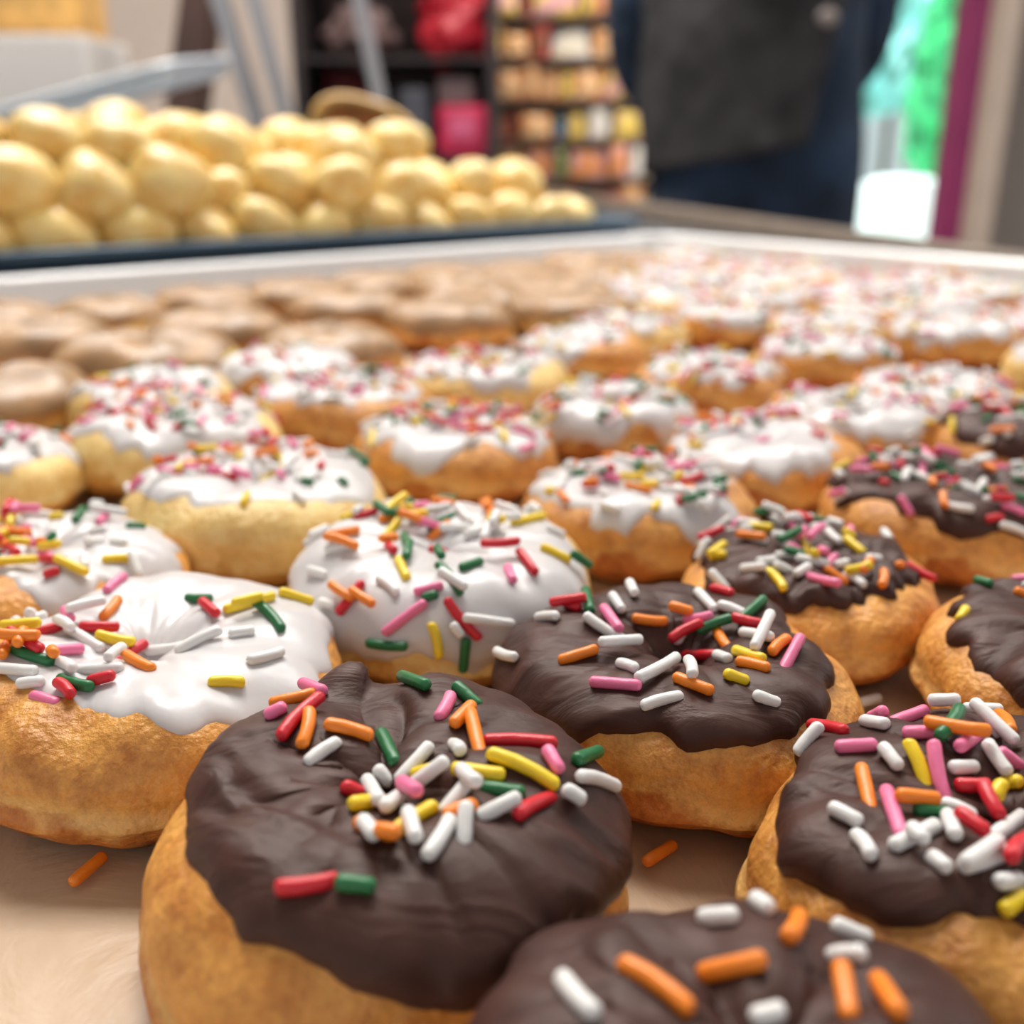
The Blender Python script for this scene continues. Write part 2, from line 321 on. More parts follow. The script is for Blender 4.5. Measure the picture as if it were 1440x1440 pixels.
T=[
 (566,1240,.0264,'C',dict(base=60,amp=10,H=.0022,ridge=.0006,seed=3.3,fat=1.10,shal=.6,tube=.47,drips=[(-68,34,28),(-8,44,30),(40,32,30),(110,26,34),(165,6,24),(-150,6,13),(-118,8,10)],peaks=[(108,60,.0032,.0028),(60,40,.001,.005),(165,60,.0008,.004)]),E_C1,0,None),
 (955,978,.0257,'C',dict(bdir=180,bias=28,base=42,amp=18,seed=5.2,fat=.95),E_C2,0,None),
 (1180,845,.0230,'C',dict(bdir=110,bias=14,base=46,seed=6.1,shal=.3,tube=.46,fat=.9),None,66,[(-.1,.2,.4),(-.3,-.1,.4),(.2,-.2,.4)]),
 (1325,725,.0255,'C',dict(bdir=100,bias=8,base=44,seed=7.4,shal=.4,tube=.46,fat=.88),None,84,[(-.3,.2,.4),(.2,0,.45)]),
 (1450,630,.0254,'C',dict(seed=8.4,fat=.9),None,70,[(-.3,0,.5)]),
 (1470,932,.0244,'C',dict(bdir=20,bias=6,base=42,seed=9.1,fat=.95),None,34,None),
 (1328,1235,.0254,'C',dict(bdir=60,bias=18,base=42,amp=24,H=.0022,seed=10.7,fat=1.04,shal=.7,tube=.47,drips=[(-50,14,20)],peaks=[(165,55,.0014,.003)]),E_C7,26,[(.3,0,.4)]),
 (1005,1585,.0238,'C',dict(base=24,amp=16,H=.0026,fat=1.36,seed=11.2,shal=.75,tube=.47),E_C8,0,None),
 (222,985,.0285,'W',dict(bdir=35,bias=36,base=52,amp=28,seed=12.5,fat=.88,shal=.4,tube=.46,drips=[(-25,10,25)]),E_W1,20,[(-.6,.1,.3)]),
 (640,838,.0274,'W',dict(bdir=-90,bias=16,base=24,amp=22,seed=13.5,H=.0010,fat=.98,dmat=D_PALE,shal=.6,tube=.47,drips=[(-75,12,14)]),E_W2,46,[(-.1,.5,.3),(-.3,.3,.25),(.1,.45,.3)]),
 (350,722,.0287,'W',dict(bdir=80,bias=10,base=44,amp=26,seed=14.5,fat=.88,dmat=D_PALE,shal=.5,tube=.47),None,64,[(-.2,.5,.3),(.3,.5,.3),(-.5,.1,.25)]),
 (92,808,.0247,'W',dict(bdir=60,bias=10,base=38,seed=15.5,shal=.5,tube=.46,fat=.9),None,62,[(-.5,.3,.4),(-.1,-.1,.45)]),
 (-10,661,.0262,'W',dict(bdir=90,bias=8,base=40,seed=16.5,dmat=D_PALE,shal=.5,tube=.46,fat=.88),None,46,[(.4,.1,.4)]),
 (213,623,.0289,'W',dict(bdir=90,bias=10,base=40,seed=17.5,dmat=D_PALE,shal=.5,tube=.46,fat=.84),None,84,[(-.3,.1,.4),(.3,.2,.4)]),
 (645,634,.0264,'W',dict(bdir=-60,bias=4,base=36,seed=18.5,shal=.5,tube=.46,fat=.84),None,90,[(.0,.2,.45),(.3,-.1,.4)]),
 (905,718,.0258,'W',dict(bdir=90,bias=4,base=38,seed=19.5,shal=.4,tube=.46,fat=.86),None,90,[(-.2,.3,.45),(.1,.0,.45)]),
 (480,572,.0276,'W',dict(bdir=90,bias=8,base=40,seed=20.5,shal=.5,tube=.46,fat=.82),None,74,[(0,.2,.45)]),
 (1070,645,.0252,'W',dict(bdir=200,bias=26,base=46,seed=21.5,shal=.4,tube=.46,fat=.86),None,30,[(-.5,.2,.25)]),
 (865,588,.0250,'W',dict(seed=22.5,base=38,fat=.9,drips=[(-60,44,8),(-100,34,8),(-140,28,7)]),None,58,[(0,.2,.45)]),
 (685,537,.0278,'W',dict(seed=23.5,base=34,dmat=D_PALE,shal=.5,tube=.46,fat=.82),None,62,[(0,.2,.45)]),
 (1200,597,.0254,'W',dict(seed=24.5,fat=.82,shal=.4),None,60,None),
 (1000,537,.0257,'W',dict(seed=25.5,fat=.82,shal=.4),None,60,None),
 (1310,562,.0258,'W',dict(seed=26.5,fat=.82,shal=.4),None,50,None),
 (820,496,.0266,'W',dict(seed=27.5,bdir=170,bias=34,base=50,fat=.84),None,22,None),
 (1020,452,.0266,'W',dict(seed=27.9,fat=.82,shal=.4),None,50,None),
 (1160,504,.0264,'W',dict(seed=28.5,fat=.82,shal=.4),None,50,None),
 (-5,568,.0290,'B',dict(seed=31.5),None,0,None),
 (212,524,.0328,'B',dict(seed=32.5),None,0,None),
 (50,492,.0305,'B',dict(seed=33.5),None,0,None),
 (310,474,.0305,'B',dict(seed=34.5),None,0,None),
 (465,496,.0280,'B',dict(seed=35.5),None,0,None),
 (490,440,.0295,'B',dict(seed=36.5),None,0,None),
 (635,456,.0295,'B',dict(seed=37.5),None,0,None),
]
items=[]
for (px,py,r,t,op,ex,ns,cl) in T:
    p=onplane(px,py,HM); items.append([p.x,p.y,r,t,op,ex,ns,cl,True])
CX,CY=.117,.826; A=math.radians(219)
U=Vector((math.cos(A),math.sin(A))); V=Vector((-math.sin(A),math.cos(A)))
def tl(a,b): return (CX+U.x*a+V.x*b, CY+U.y*a+V.y*b)
rows=[(.060,'B'),(.108,'B'),(.156,'B'),(.204,'B'),(.250,'W'),(.300,'W'),(.355,'W'),(.410,'W'),(.466,'C'),(.522,'C'),(.578,'C')]
for ri,(b,t0) in enumerate(rows):
    a=.042+(.026 if ri%2 else 0)
    while a<.68:
        t=t0
        if t=='B' and a<[.05,.13,.22,.27][ri]: t='W'
        x,y=tl(a+random.uniform(-.006,.006),b+random.uniform(-.006,.006)); r=random.uniform(.0252,.0280)+(.0016 if t=='B' else 0)
        a+=.0510
        if y<.10: continue
        z=y*CT+HM*ST
        px=720+F*x/z
        if px<-130 or px>1570: continue
        if any(math.hypot(x-i[0],y-i[1])<(r+i[2])*.73 for i in items if i[8]): continue
        ns={'B':0,'W':random.choice([22,34,46]),'C':48}[t]
        op=dict(seed=random.uniform(40,200),shal=random.choice([0,.3,.5]),tube=.455,fat=random.uniform(.72,.92)) if t!='B' else dict(seed=random.uniform(40,200),shal=random.choice([.8,.9,.95]),fat=random.uniform(.78,.98))
        if t=='W': op['base']=random.uniform(28,50); op['bias']=random.uniform(0,20); op['bdir']=random.uniform(0,360)
        items.append([x,y,r,t,op,None,ns,None,False])
for it in range(60):
    for i in range(len(items)):
        for j in range(i+1,len(items)):
            I,J=items[i],items[j]; dx,dy=J[0]-I[0],J[1]-I[1]; d=math.hypot(dx,dy)
            near=min(I[1],J[1])<.16
            m=(I[2]+J[2])*(.98 if near else .92)
            if d<m and d>0:
                wi=.15 if I[8] else 1; wj=.15 if J[8] else 1
                k=(m-d)/d/(wi+wj)*.5
                I[0]-=dx*k*wi; I[1]-=dy*k*wi; J[0]+=dx*k*wj; J[1]+=dy*k*wj
PAPER=.0026
for k,(x,y,r,t,op,ex,ns,cl,hero) in enumerate(items):
    op=dict(op); seed=op.pop('seed')
    if not hero and random.random()<.5 and t!='C': op['dmat']=D_PALE
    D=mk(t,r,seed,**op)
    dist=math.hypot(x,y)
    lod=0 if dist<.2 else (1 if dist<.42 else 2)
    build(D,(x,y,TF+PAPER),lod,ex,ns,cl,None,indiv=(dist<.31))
for (px,py,an,li,col) in [(124,1222,1.2,3,'O'),(928,1200,.7,3,'O'),(915,1156,.2,2,'W'),(1150,862,.9,1,'W'),(1375,828,.1,2,'W'),(672,945,.3,2,'W'),(1190,1012,0.2,2,'Y'),(150,668,1.1,3,'P'),(1222,985,.4,2,'W')]:
    p=onplane(px,py,.0855-PAPER-RS)
    if any(math.hypot(p.x-i[0],p.y-i[1])<i[2]*.88 for i in items): continue
    obj('sprinkle',capmesh(li,0,col),p,(0,0,an),label='loose '+SPL[col]+' sugar sprinkle lying on baking paper',category='sprinkle',group='loose sprinkles on the baking paper')
# ------------------------------------------------------------ trays
def rr(x0,x1,y0,y1,rad,n=8):
    pts=[]
    for (cx,cy,a0) in [(x1-rad,y1-rad,0),(x0+rad,y1-rad,90),(x0+rad,y0+rad,180),(x1-rad,y0+rad,270)]:
        for k in range(n+1):
            a=math.radians(a0+90*k/n); pts.append((cx+rad*math.cos(a),cy+rad*math.sin(a)))
    return pts
def pan(name,x0,x1,y0,y1,h,mat,lip=.006):
    loops=[]
    def add(o,z,rad): loops.append([(x,y,z) for x,y in rr(x0-o,x1+o,y0-o,y1+o,rad)])
    add(-.012,0,.016); add(-.009,.0002,.018); add(-.0065,.003,.02); add(-.002,h*.6,.023); add(0,h-.002,.025); add(.001,h,.026); add(lip*.6,h+.0012,.029); add(lip,h,.031); add(lip+.001,h-.003,.032); add(lip-.001,h-.0055,.03)
    vs=[];fs=[];n=len(loops[0])
    for l in loops: vs+=l
    fs.append(tuple(range(n)))
    for k in range(len(loops)-1):
        for i in range(n): fs.append((k*n+i,(k+1)*n+i,(k+1)*n+(i+1)%n,(k)*n+(i+1)%n))
    me=mesh(name,vs,fs,mat); me.polygons[0].use_smooth=False; return me
M_ALU=simple('brushed_aluminium',(.82,.83,.84),.40,.2,.05,300)
M_BLUE=simple('blue_grey_tray',(.045,.085,.13),.35,.3,.05,300)
M_STEEL=simple('stainless_steel',(.32,.34,.36),.3,.9,.05,60)
t1=obj('baking_tray',pan('baking_tray',.006,.72,.006,.67,.026,M_ALU),(CX,CY,TF),(0,0,A),label='large rimmed light aluminium baking tray full of donuts',category='tray')
t2=obj('baking_tray',pan('baking_tray',.0,.76,-.50,-.016,.017,M_BLUE),(CX,CY,TF+.020),(0,0,A),label='dark blue-grey rimmed tray heaped with plain golden puffs',category='tray')
for t in (t1,t2):
    so=t.modifiers.new('s','SOLIDIFY'); so.thickness=.0008; so.offset=-1
obj('support_board',boxdata('support_board',.70,.44,.0195,M_BLUE,.002),(*tl(.38,-.258),TF+.0094-.0005),(0,0,A),label='thick dark board under the puff tray',category='board')
m,nt,b=newmat('baking_paper'); L=nt.links
tc=nt.nodes.new('ShaderNodeTexCoord'); n=nt.nodes.new('ShaderNodeTexNoise'); n.inputs['Scale'].default_value=26; n.inputs['Detail'].default_value=7; n.inputs['Distortion'].default_value=.8; L.new(tc.outputs['Object'],n.inputs['Vector'])
r=nt.nodes.new('ShaderNodeValToRGB'); r.color_ramp.elements[0].position=.3; r.color_ramp.elements[0].color=(.46,.31,.19,1); r.color_ramp.elements[1].position=.7; r.color_ramp.elements[1].color=(.66,.48,.32,1)
L.new(n.outputs['Fac'],r.inputs[0]); L.new(r.outputs[0],b.inputs['Base Color']); b.inputs['Roughness'].default_value=.42
bp=nt.nodes.new('ShaderNodeBump'); bp.inputs['Strength'].default_value=.7; bp.inputs['Distance'].default_value=.004; L.new(n.outputs['Fac'],bp.inputs['Height']); L.new(bp.outputs['Normal'],b.inputs['Normal'])
M_PAPER=m
vs=[];fs=[];N=150
for i in range(N+1):
    for j in range(N+1):
        x=.024+(.70-.024)*i/N; y=.024+(.65-.024)*j/N
        vs.append((x,y,.0016+.0006*noise.noise(Vector((x*40,y*40,0)))+.0004*(1-4*abs(noise.noise(Vector((x*70,y*25,4)))))))
for i in range(N):
    for j in range(N): fs.append((i*(N+1)+j,(i+1)*(N+1)+j,(i+1)*(N+1)+j+1,i*(N+1)+j+1))
obj('baking_paper',mesh('baking_paper',vs,fs,M_PAPER),(CX,CY,TF),(0,0,A),label='tan baking paper lining the donut tray',category='baking paper')
# ------------------------------------------------------------ puffs, settled into a heap
PM=[]
for k in range(8):
    bm=bmesh.new(); bmesh.ops.create_icosphere(bm,subdivisions=4,radius=1)
    for v in bm.verts:
        c=v.co.copy(); f=1+.22*noise.noise(c*.8+Vector((k*9,0,0)))+.04*noise.noise(c*2.2+Vector((k*5,0,0)))
        f-=.025*math.exp(-((c.z+.1)/.06)**2)
        v.co=Vector((c.x*f*1.10,c.y*f*1.04,c.z*f*.84))
    me=bpy.data.meshes.new('cream_puff'); bm.to_mesh(me); bm.free(); me.materials.append(M_PUFF)
    me.polygons.foreach_set('use_smooth',[True]*len(me.polygons)); PM.append(me)
rp=random.Random(29)
P=[]
FL=.0215
for lay,(amin,bnear,bfar) in enumerate([(.050,-.046,-.30),(.070,-.060,-.30),(.20,-.085,-.28)]):
    b=bnear; ri=0
    while b>bfar:
        a=amin+(.017 if (ri+lay)%2 else 0)+rp.uniform(0,.02)
        while a<.66:
            s=rp.uniform(.0170,.0215)+.0035*min(1,a/.5)
            x,y=tl(a,b); z=y*CT+.05*ST; px=720+F*x/z
            if px>-110 and not(lay>=2 and a<.38 and rp.random()<.4):
                P.append([a+rp.uniform(-.008,.008),b+rp.uniform(-.008,.008),FL+s*.9+lay*.027,s])
            a+=.0375
        b-=.036; ri+=1
NP=len(P)
for it in range(46):
    for p in P: p[2]-=.0013
    for i in range(NP):
        p=P[i]
        for j in range(i+1,NP):
            q=P[j]
            dx=q[0]-p[0]
            if dx>.050 or dx<-.050: continue
            dy=q[1]-p[1]
            if dy>.050 or dy<-.050: continue
            dz=(q[2]-p[2])*1.2
            d=math.sqrt(dx*dx+dy*dy+dz*dz)+1e-9; m_=(p[3]+q[3])*.92
            if d<m_:
                k=(m_-d)/d*.5
                p[0]-=dx*k;p[1]-=dy*k;p[2]-=dz*k; q[0]+=dx*k;q[1]+=dy*k;q[2]+=dz*k
    for p in P:
        p[2]=max(p[2],FL+p[3]*.85); p[1]=min(p[1],-.020-p[3]); p[1]=max(p[1],-.34); p[0]=max(p[0],.035+p[3])
for (a,b,z,s) in P:
    x,y=tl(a,b)
    o=obj('cream_puff',rp.choice(PM),(x,y,TF+z),(rp.uniform(-.45,.45),rp.uniform(-.45,.45),rp.random()*6))
    o.scale=(s,s,s)
    o['label']='plain golden round puff heaped on a dark tray'; o['category']='pastry'; o['group']='plain golden puffs heaped on the tray'
# ------------------------------------------------------------ counter and rail
E0=Vector((.352,.724)); E1=Vector((.12,1.81)); dE=(E1-E0).normalized()
Pn=E0-dE*1.3; Pf=E0+dE*1.35
poly=[(Pn.x,Pn.y),(Pf.x,Pf.y),(-1.4,2.0),(-1.4,Pn.y)]
def prism(poly,z0,z1,mat,name):
    n=len(poly); vs=[(x,y,z0) for x,y in poly]+[(x,y,z1) for x,y in poly]
    fs=[tuple(range(n-1,-1,-1)),tuple(range(n,2*n))]+[(i,(i+1)%n,n+(i+1)%n,n+i) for i in range(n)]
    return mesh(name,vs,fs,mat,False)
M_TAN=simple('worn_wood_edge',(.20,.155,.12),.4,0,.1,60,var=.2)
M_CAB=simple('counter_laminate',(.35,.33,.31),.5,0,.05,20,var=.1)
counter=obj('counter',None,(0,0,0),label='long steel-topped bakery counter with raised edge rail',category='counter')
obj('worktop',prism(poly,TF-.035,TF-.0012,M_STEEL,'worktop'),parent=counter)
obj('base',prism([(Pn.x-.05,Pn.y+.05),(Pf.x-.05,Pf.y-.05),(-1.35,1.93),(-1.35,Pn.y+.05)],0,TF-.035,M_CAB,'base'),parent=counter)
ang=math.atan2(dE.y,dE.x); mid=(Pn+Pf)/2
box('rail',(mid.x-.012,mid.y,TF+.010),(2.6,.03,.0224),M_TAN,.004,(0,0,ang),counter,label='tan edge rail')
# ------------------------------------------------------------ room
M_WALL=simple('painted_wall',(.60,.50,.43),.7,0,.05,30,var=.06)
M_WALL2=simple('grey_wall',(.30,.27,.25),.7,0,.05,30,var=.06)
M_FLOOR=simple('floor_tiles',(.35,.32,.29),.4,0,.05,5,var=.2)
M_CEIL=simple('ceiling_paint',(.8,.8,.78),.8)
YB=5.0
def st(o): o['kind']='structure'; return o
st(box('floor',(0,2.0,-.05),(8,8,.1),M_FLOOR)); st(box('ceiling',(0,2.0,2.95),(8,8,.1),M_CEIL))
wx0=atY(1180,200,YB).x; wx1=atY(1345,200,YB).x
st(box('wall_back',((-4+wx0)/2,YB+.05,1.45),(wx0+4,.1,2.9),M_WALL))
st(box('wall_back_side',((4+wx1)/2,YB+.05,1.45),(4-wx1,.1,2.9),M_WALL2))
st(box('wall_back_header',((wx0+wx1)/2,YB+.05,2.6),(wx1-wx0,.1,.6),M_WALL))
st(box('wall_left',(-4.05,2,1.45),(.1,8,2.9),M_WALL)); st(box('wall_right',(4.05,2,1.45),(.1,8,2.9),M_WALL))
M_FRAME=simple('pale_door_frame',(.5,.48,.45),.4)
m,nt,b=newmat('door_glass'); b.inputs['Base Color'].default_value=(.85,1,.97,1); b.inputs['Transmission Weight'].default_value=1; b.inputs['Roughness'].default_value=.0; b.inputs['IOR'].default_value=1.05; M_GLASS=m
door=st(obj('door_1',None,((wx0+wx1)/2,YB+.03,0)))
wd=wx1-wx0
for sx in (-1,1): box('frame',(sx*(wd/2-.015),0,1.15),(.03,.05,2.3),M_FRAME,.004,parent=door)
box('frame',(0,0,2.28),(wd-.06,.05,.03),M_FRAME,.004,parent=door); box('frame',(0,0,.04),(wd-.06,.05,.08),M_FRAME,.004,parent=door)
box('glass',(0,0,1.17),(wd-.06,.008,2.18),M_GLASS,parent=door)
M_OUT=simple('sunlit_paving',(.75,.85,.85),.8)
st(box('ground_outside',(2.5,9.2,-.05),(10,6,.1),M_OUT))
M_GREEN=simple('green_foliage_daylight_glow',(.08,.55,.22),.5,emit=.35,var=.85,bscale=7)  # leaves emit a little of their own colour, standing in for outdoor sunlight
M_CYAN=simple('pale_teal_foliage_glow',(.28,.72,.62),.5,emit=.35,var=.7,bscale=5)  # emission added to the teal leaves to imitate daylight on them
M_WC=simple('white_planter_daylight_glow',(.95,.97,.97),.3,emit=1.2)  # strong self-emission stands in for white daylight glare on the planter
M_DBR0=simple('bark',(.12,.07,.04),.8)
def leafy(px,py,Y,s,mat,label,sd):
    c=atY(px,py,Y)
    root=obj('potted_shrub',None,(c.x,Y,0),label=label,category='plant')
    bm=bmesh.new(); bmesh.ops.create_icosphere(bm,subdivisions=5,radius=1)
    for v in bm.verts:
        f=1+.45*noise.noise(v.co*2.2+Vector((sd,0,0)))+.25*noise.noise(v.co*6+Vector((sd,0,0)))+.12*noise.noise(v.co*15); v.co=Vector((v.co.x*s[0]*f,v.co.y*s[1]*f,v.co.z*s[2]*f))
    me=bpy.data.meshes.new('foliage'); bm.to_mesh(me); bm.free(); me.materials.append(mat); obj('foliage',me,(0,0,c.z),parent=root)
    bm=bmesh.new(); bmesh.ops.create_cone(bm,segments=20,radius1=.12,radius2=.17,depth=.35,cap_ends=True); me=bpy.data.meshes.new('pot'); bm.to_mesh(me); bm.free(); me.materials.append(M_FRAME); obj('pot',me,(0,0,.175),parent=root)
    bm=bmesh.new(); bmesh.ops.create_cone(bm,segments=10,radius1=.03,radius2=.02,depth=max(.1,c.z-.3)); me=bpy.data.meshes.new('trunk'); bm.to_mesh(me); bm.free(); me.materials.append(M_DBR0); obj('trunk',me,(0,0,.3+(c.z-.3)/2),parent=root)
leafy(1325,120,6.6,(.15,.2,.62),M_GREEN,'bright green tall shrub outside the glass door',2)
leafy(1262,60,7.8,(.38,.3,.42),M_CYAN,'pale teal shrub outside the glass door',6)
obj('planter',boxdata('planter',.44,.4,.86,M_WC,.12),(atY(1268,290,6.0).x,6.0,.43),label='white planter box with added daylight glow outside the glass door',category='planter')
M_MAG=simple('magenta_post',(.30,.03,.13),.5,var=.1,bscale=6)
p0=atY(1328,180,4.3); p1=atY(1376,180,4.3)
obj('display_post',boxdata('display_post',p1.x-p0.x,.1,2.9,M_MAG,.01),((p0.x+p1.x)/2,4.3,1.45),label='dark magenta square post beside the glass door',category='post')
M_BEI=simple('beige_panel',(.50,.40,.33),.6,var=.05,bscale=8)
p0=atY(1378,180,4.0); p1=atY(1408,180,4.0)
obj('door_jamb',boxdata('door_jamb',p1.x-p0.x,.1,2.9,M_BEI,.01),((p0.x+p1.x)/2,4.0,1.45),label='beige square post beside the magenta post',category='post')
# ------------------------------------------------------------ snack shelf
M_DARK=simple('dark_brown_metal',(.030,.022,.022),.6,.1,var=.4,bscale=8)
sy=2.6; sx0,sx1=-.10,.62
M_SHF=simple('brown_shelf_board',(.34,.26,.21),.5)
sh=obj('shelf_unit',None,((sx0+sx1)/2,sy,0),label='brown display shelf crammed with colourful snack bags',category='shelf')
for s in (-1,1): box('upright',(s*(sx1-sx0)/2,0,.85),(.012,.20,1.7),M_SHF,.003,parent=sh)
box('back_panel',(0,.105,.85),(sx1-sx0,.01,1.7),simple('shelf_back',(.40,.30,.23),.6,var=.7,bscale=14),parent=sh)
SH=[.66+.088*k for k in range(10)]
for z in SH: box('shelf',(0,.03,z),(sx1-sx0-.024,.14,.003),M_SHF,.001,parent=sh)
def pillow(w,h,d,mat):
    vs=[];fs=[];nx,nz=10,14
    for sgn in (-1,1):
        for i in range(nx+1):
            for j in range(nz+1):
                u=i/nx*2-1; v=j/nz*2-1
                t=max(0,(1-u**4)*(1-v**6))**.6
                if abs(v)>.87: t*=.05
                vs.append((u*w/2*(1-.06*(1-v*v)),sgn*d/2*t+.002*noise.noise(Vector((u*3,v*3,w*99)))*t,(v+1)*h/2))
    o=(nx+1)*(nz+1)
    for i in range(nx):
        for j in range(nz):
            a=i*(nz+1)+j; q=(a,a+nz+1,a+nz+2,a+1); fs.append(q); fs.append(tuple(reversed([x+o for x in q])))
    return mesh('snack_bag',vs,fs,mat)
bagc=[((.9,.86,.82),'white',3.6),((.8,.52,.28),'tan',2.2),((.85,.62,.10),'yellow',1.6),((.55,.04,.04),'red',1.2),((.10,.18,.42),'blue',1.0),((.85,.76,.58),'cream',3),((.24,.11,.06),'brown',2.6),((.20,.34,.12),'green',.8),((.80,.30,.08),'orange',1.1),((.80,.42,.42),'pink',.9)]
BM=[]
for k,(c,nm,wt) in enumerate(bagc):
    mm,nt,b=newmat('bag_'+nm); tc=nt.nodes.new('ShaderNodeTexCoord'); vo=nt.nodes.new('ShaderNodeTexNoise'); vo.inputs['Scale'].default_value=38; vo.inputs['Detail'].default_value=1; nt.links.new(tc.outputs['Object'],vo.inputs['Vector'])
    cr=nt.nodes.new('ShaderNodeValToRGB'); c2=bagc[(k*3+5)%len(bagc)][0]; cr.color_ramp.elements[0].position=.48; cr.color_ramp.elements[0].color=(*c,1); cr.color_ramp.elements[1].position=.54; cr.color_ramp.elements[1].color=(*c2,1)
    nt.links.new(vo.outputs['Fac'],cr.inputs[0]); nt.links.new(cr.outputs[0],b.inputs['Base Color'])
    b.inputs['Roughness'].default_value=.25
    BM.append((pillow(.062,.085,.034,mm),nm))
for z in SH[:-1]:
    x=sx0+.030+random.uniform(0,.02)
    while x<sx1-.045:
        me,nm=random.choices(BM,[q[2] for q in bagc])[0]
        if atY(905,200,sy).x+.10<x: break
        sc=random.uniform(.60,.98); wsc=random.choice([.6,.8,1.0,1.4,1.9])
        wd_=.062*sc*wsc
        o=obj('snack_bag',me,(x+wd_/2-.01,sy-.015+random.uniform(-.015,.012),z+.0015),(random.uniform(-.15,.0),random.uniform(-.04,.04),random.uniform(-.3,.3)),label=nm+' glossy snack bag standing on the display shelf',category='snack bag',group='snack bags on the display shelf')
        o.scale=(sc*wsc,1,sc)
        x+=wd_+random.uniform(0,.004)
# ------------------------------------------------------------ dark cabinet with red items
M_RED=simple('red_plastic',(.42,.006,.02),.5); M_RED2=simple('crimson_box',(.46,.012,.06),.5,var=.3,bscale=20); M_PK=simple('grey_pink_card',(.30,.20,.20),.6); M_DBR=simple('dark_brown_wood',(.09,.045,.035),.5,var=.3,bscale=12)
M_MAR=simple('maroon_cloth',(.16,.02,.025),.7,var=.3,bscale=20)
y0=2.1
pa=atY(415,100,y0).x; pb=atY(700,100,y0).x
ks=obj('display_cabinet',None,((pa+pb)/2,y0+.12,0),label='dark open display cabinet holding red packages',category='cabinet')
w=pb-pa
for s in (-1,1): box('side_panel',(s*(w/2-.01),0,.75),(.02,.3,1.5),M_DARK,.003,parent=ks)
box('back_panel',(0,.145,.75),(w-.04,.01,1.5),simple('charcoal_panel',(.10,.062,.058),.6,var=.85,bscale=9),parent=ks)
for z in (.50,.97,1.15,1.49): box('shelf',(0,0,z),(w-.042,.28,.008),M_DARK,.002,parent=ks)
def goods(name,px0,px1,zb,hh,mat,label,cat,dp=.12):
    a=atY(px0,150,y0).x; c=atY(px1,150,y0).x
    return obj(name,boxdata(name,c-a,dp,hh,mat,.014),((a+c)/2,y0+.06,zb+hh/2),label=label,category=cat)
o=goods('package',614,686,.9745,.098,M_RED2,'crimson cardboard package in the dark cabinet','package'); box('label_panel',(0,-.061,.01),(.05,.002,.04),simple('pale_pink_label',(.6,.1,.2),.5),parent=o)
goods('package',560,604,.9745,.13,simple('slate_card',(.06,.06,.075),.5),'dark slate package in the dark cabinet','package')
goods('package',614,668,1.073,.050,M_PK,'small grey-pink package stacked on a crimson one','package',.09)
def lump(name,cx,cz,s,mat,label,sd):
    bm=bmesh.new(); bmesh.ops.create_icosphere(bm,subdivisions=4,radius=1)
    for v in bm.verts:
        f=1+.5*noise.noise(v.co*1.7+Vector((sd,0,0)))+.2*noise.noise(v.co*5); v.co=Vector((v.co.x*s[0]*f,v.co.y*s[1]*f,v.co.z*s[2]*f))
    me=bpy.data.meshes.new(name); bm.to_mesh(me); bm.free(); me.materials.append(mat); me.polygons.foreach_set('use_smooth',[True]*len(me.polygons))
    obj(name,me,(cx,y0+.07,cz),label=label,category=name)
lump('pouch',atY(636,10,y0).x,1.155+.065,(.078,.05,.072),M_RED,'bright red crumpled pouch on the dark cabinet shelf',3)
lump('pouch',atY(480,90,y0).x,.974+.078,(.060,.05,.08),M_MAR,'dark maroon crumpled pouch in the dark cabinet',8)
lump('pouch',atY(500,10,y0).x,1.155+.045,(.06,.05,.05),simple('grey_cloth',(.12,.07,.065),.7),'dark grey crumpled pouch on the dark cabinet shelf',5)
# ------------------------------------------------------------ amber basket behind puffs
M_AMB=simple('amber_plastic',(.62,.36,.10),.35,coat=.3); M_AMD=simple('amber_inside',(.36,.13,.03),.5,var=.3,bscale=40)
c=atY(512,192,1.25)
def ringbasket(name,rx,rz,dp,mat,mat2):
    vs=[];fs=[];n=40;mi=[]
    prof=[(0,-dp,.0),(.7,-dp,0),(.80,-dp*.6,0),(.82,0,0),(.93,.005,0),(1.04,0,0),(1.0,-.008,0),(.93,-dp*.6,0),(.76,-dp-.006,0),(0,-dp-.006,0)]
    for k,(s,d,_) in enumerate(prof):
        for i in range(n):
            a=2*math.pi*i/n; vs.append((rx*s*math.copysign(abs(math.cos(a))**.8,math.cos(a)),-d,rz*s*math.copysign(abs(math.sin(a))**.8,math.sin(a))))
    for k in range(len(prof)-1):
        for i in range(n): fs.append((k*n+i,k*n+(i+1)%n,(k+1)*n+(i+1)%n,(k+1)*n+i)); mi.append(1 if k<3 else 0)
    return mesh(name,vs,fs,[mat,mat2],True,mi)
bk=obj('serving_basket',ringbasket('serving_basket',.062,.040,.018,M_AMB,M_AMD),(c.x,c.y,c.z),(.10,.3,0),label='amber oval serving basket leaning on a small steel stand',category='basket')
s_=obj('stand',boxdata('stand',.02,.02,c.z-TF-.02,M_STEEL,.003),parent=bk)
bpy.context.view_layer.update()
s_.matrix_parent_inverse=bk.matrix_world.inverted(); s_.location=(c.x,c.y+.035,TF+(c.z-TF-.02)/2)
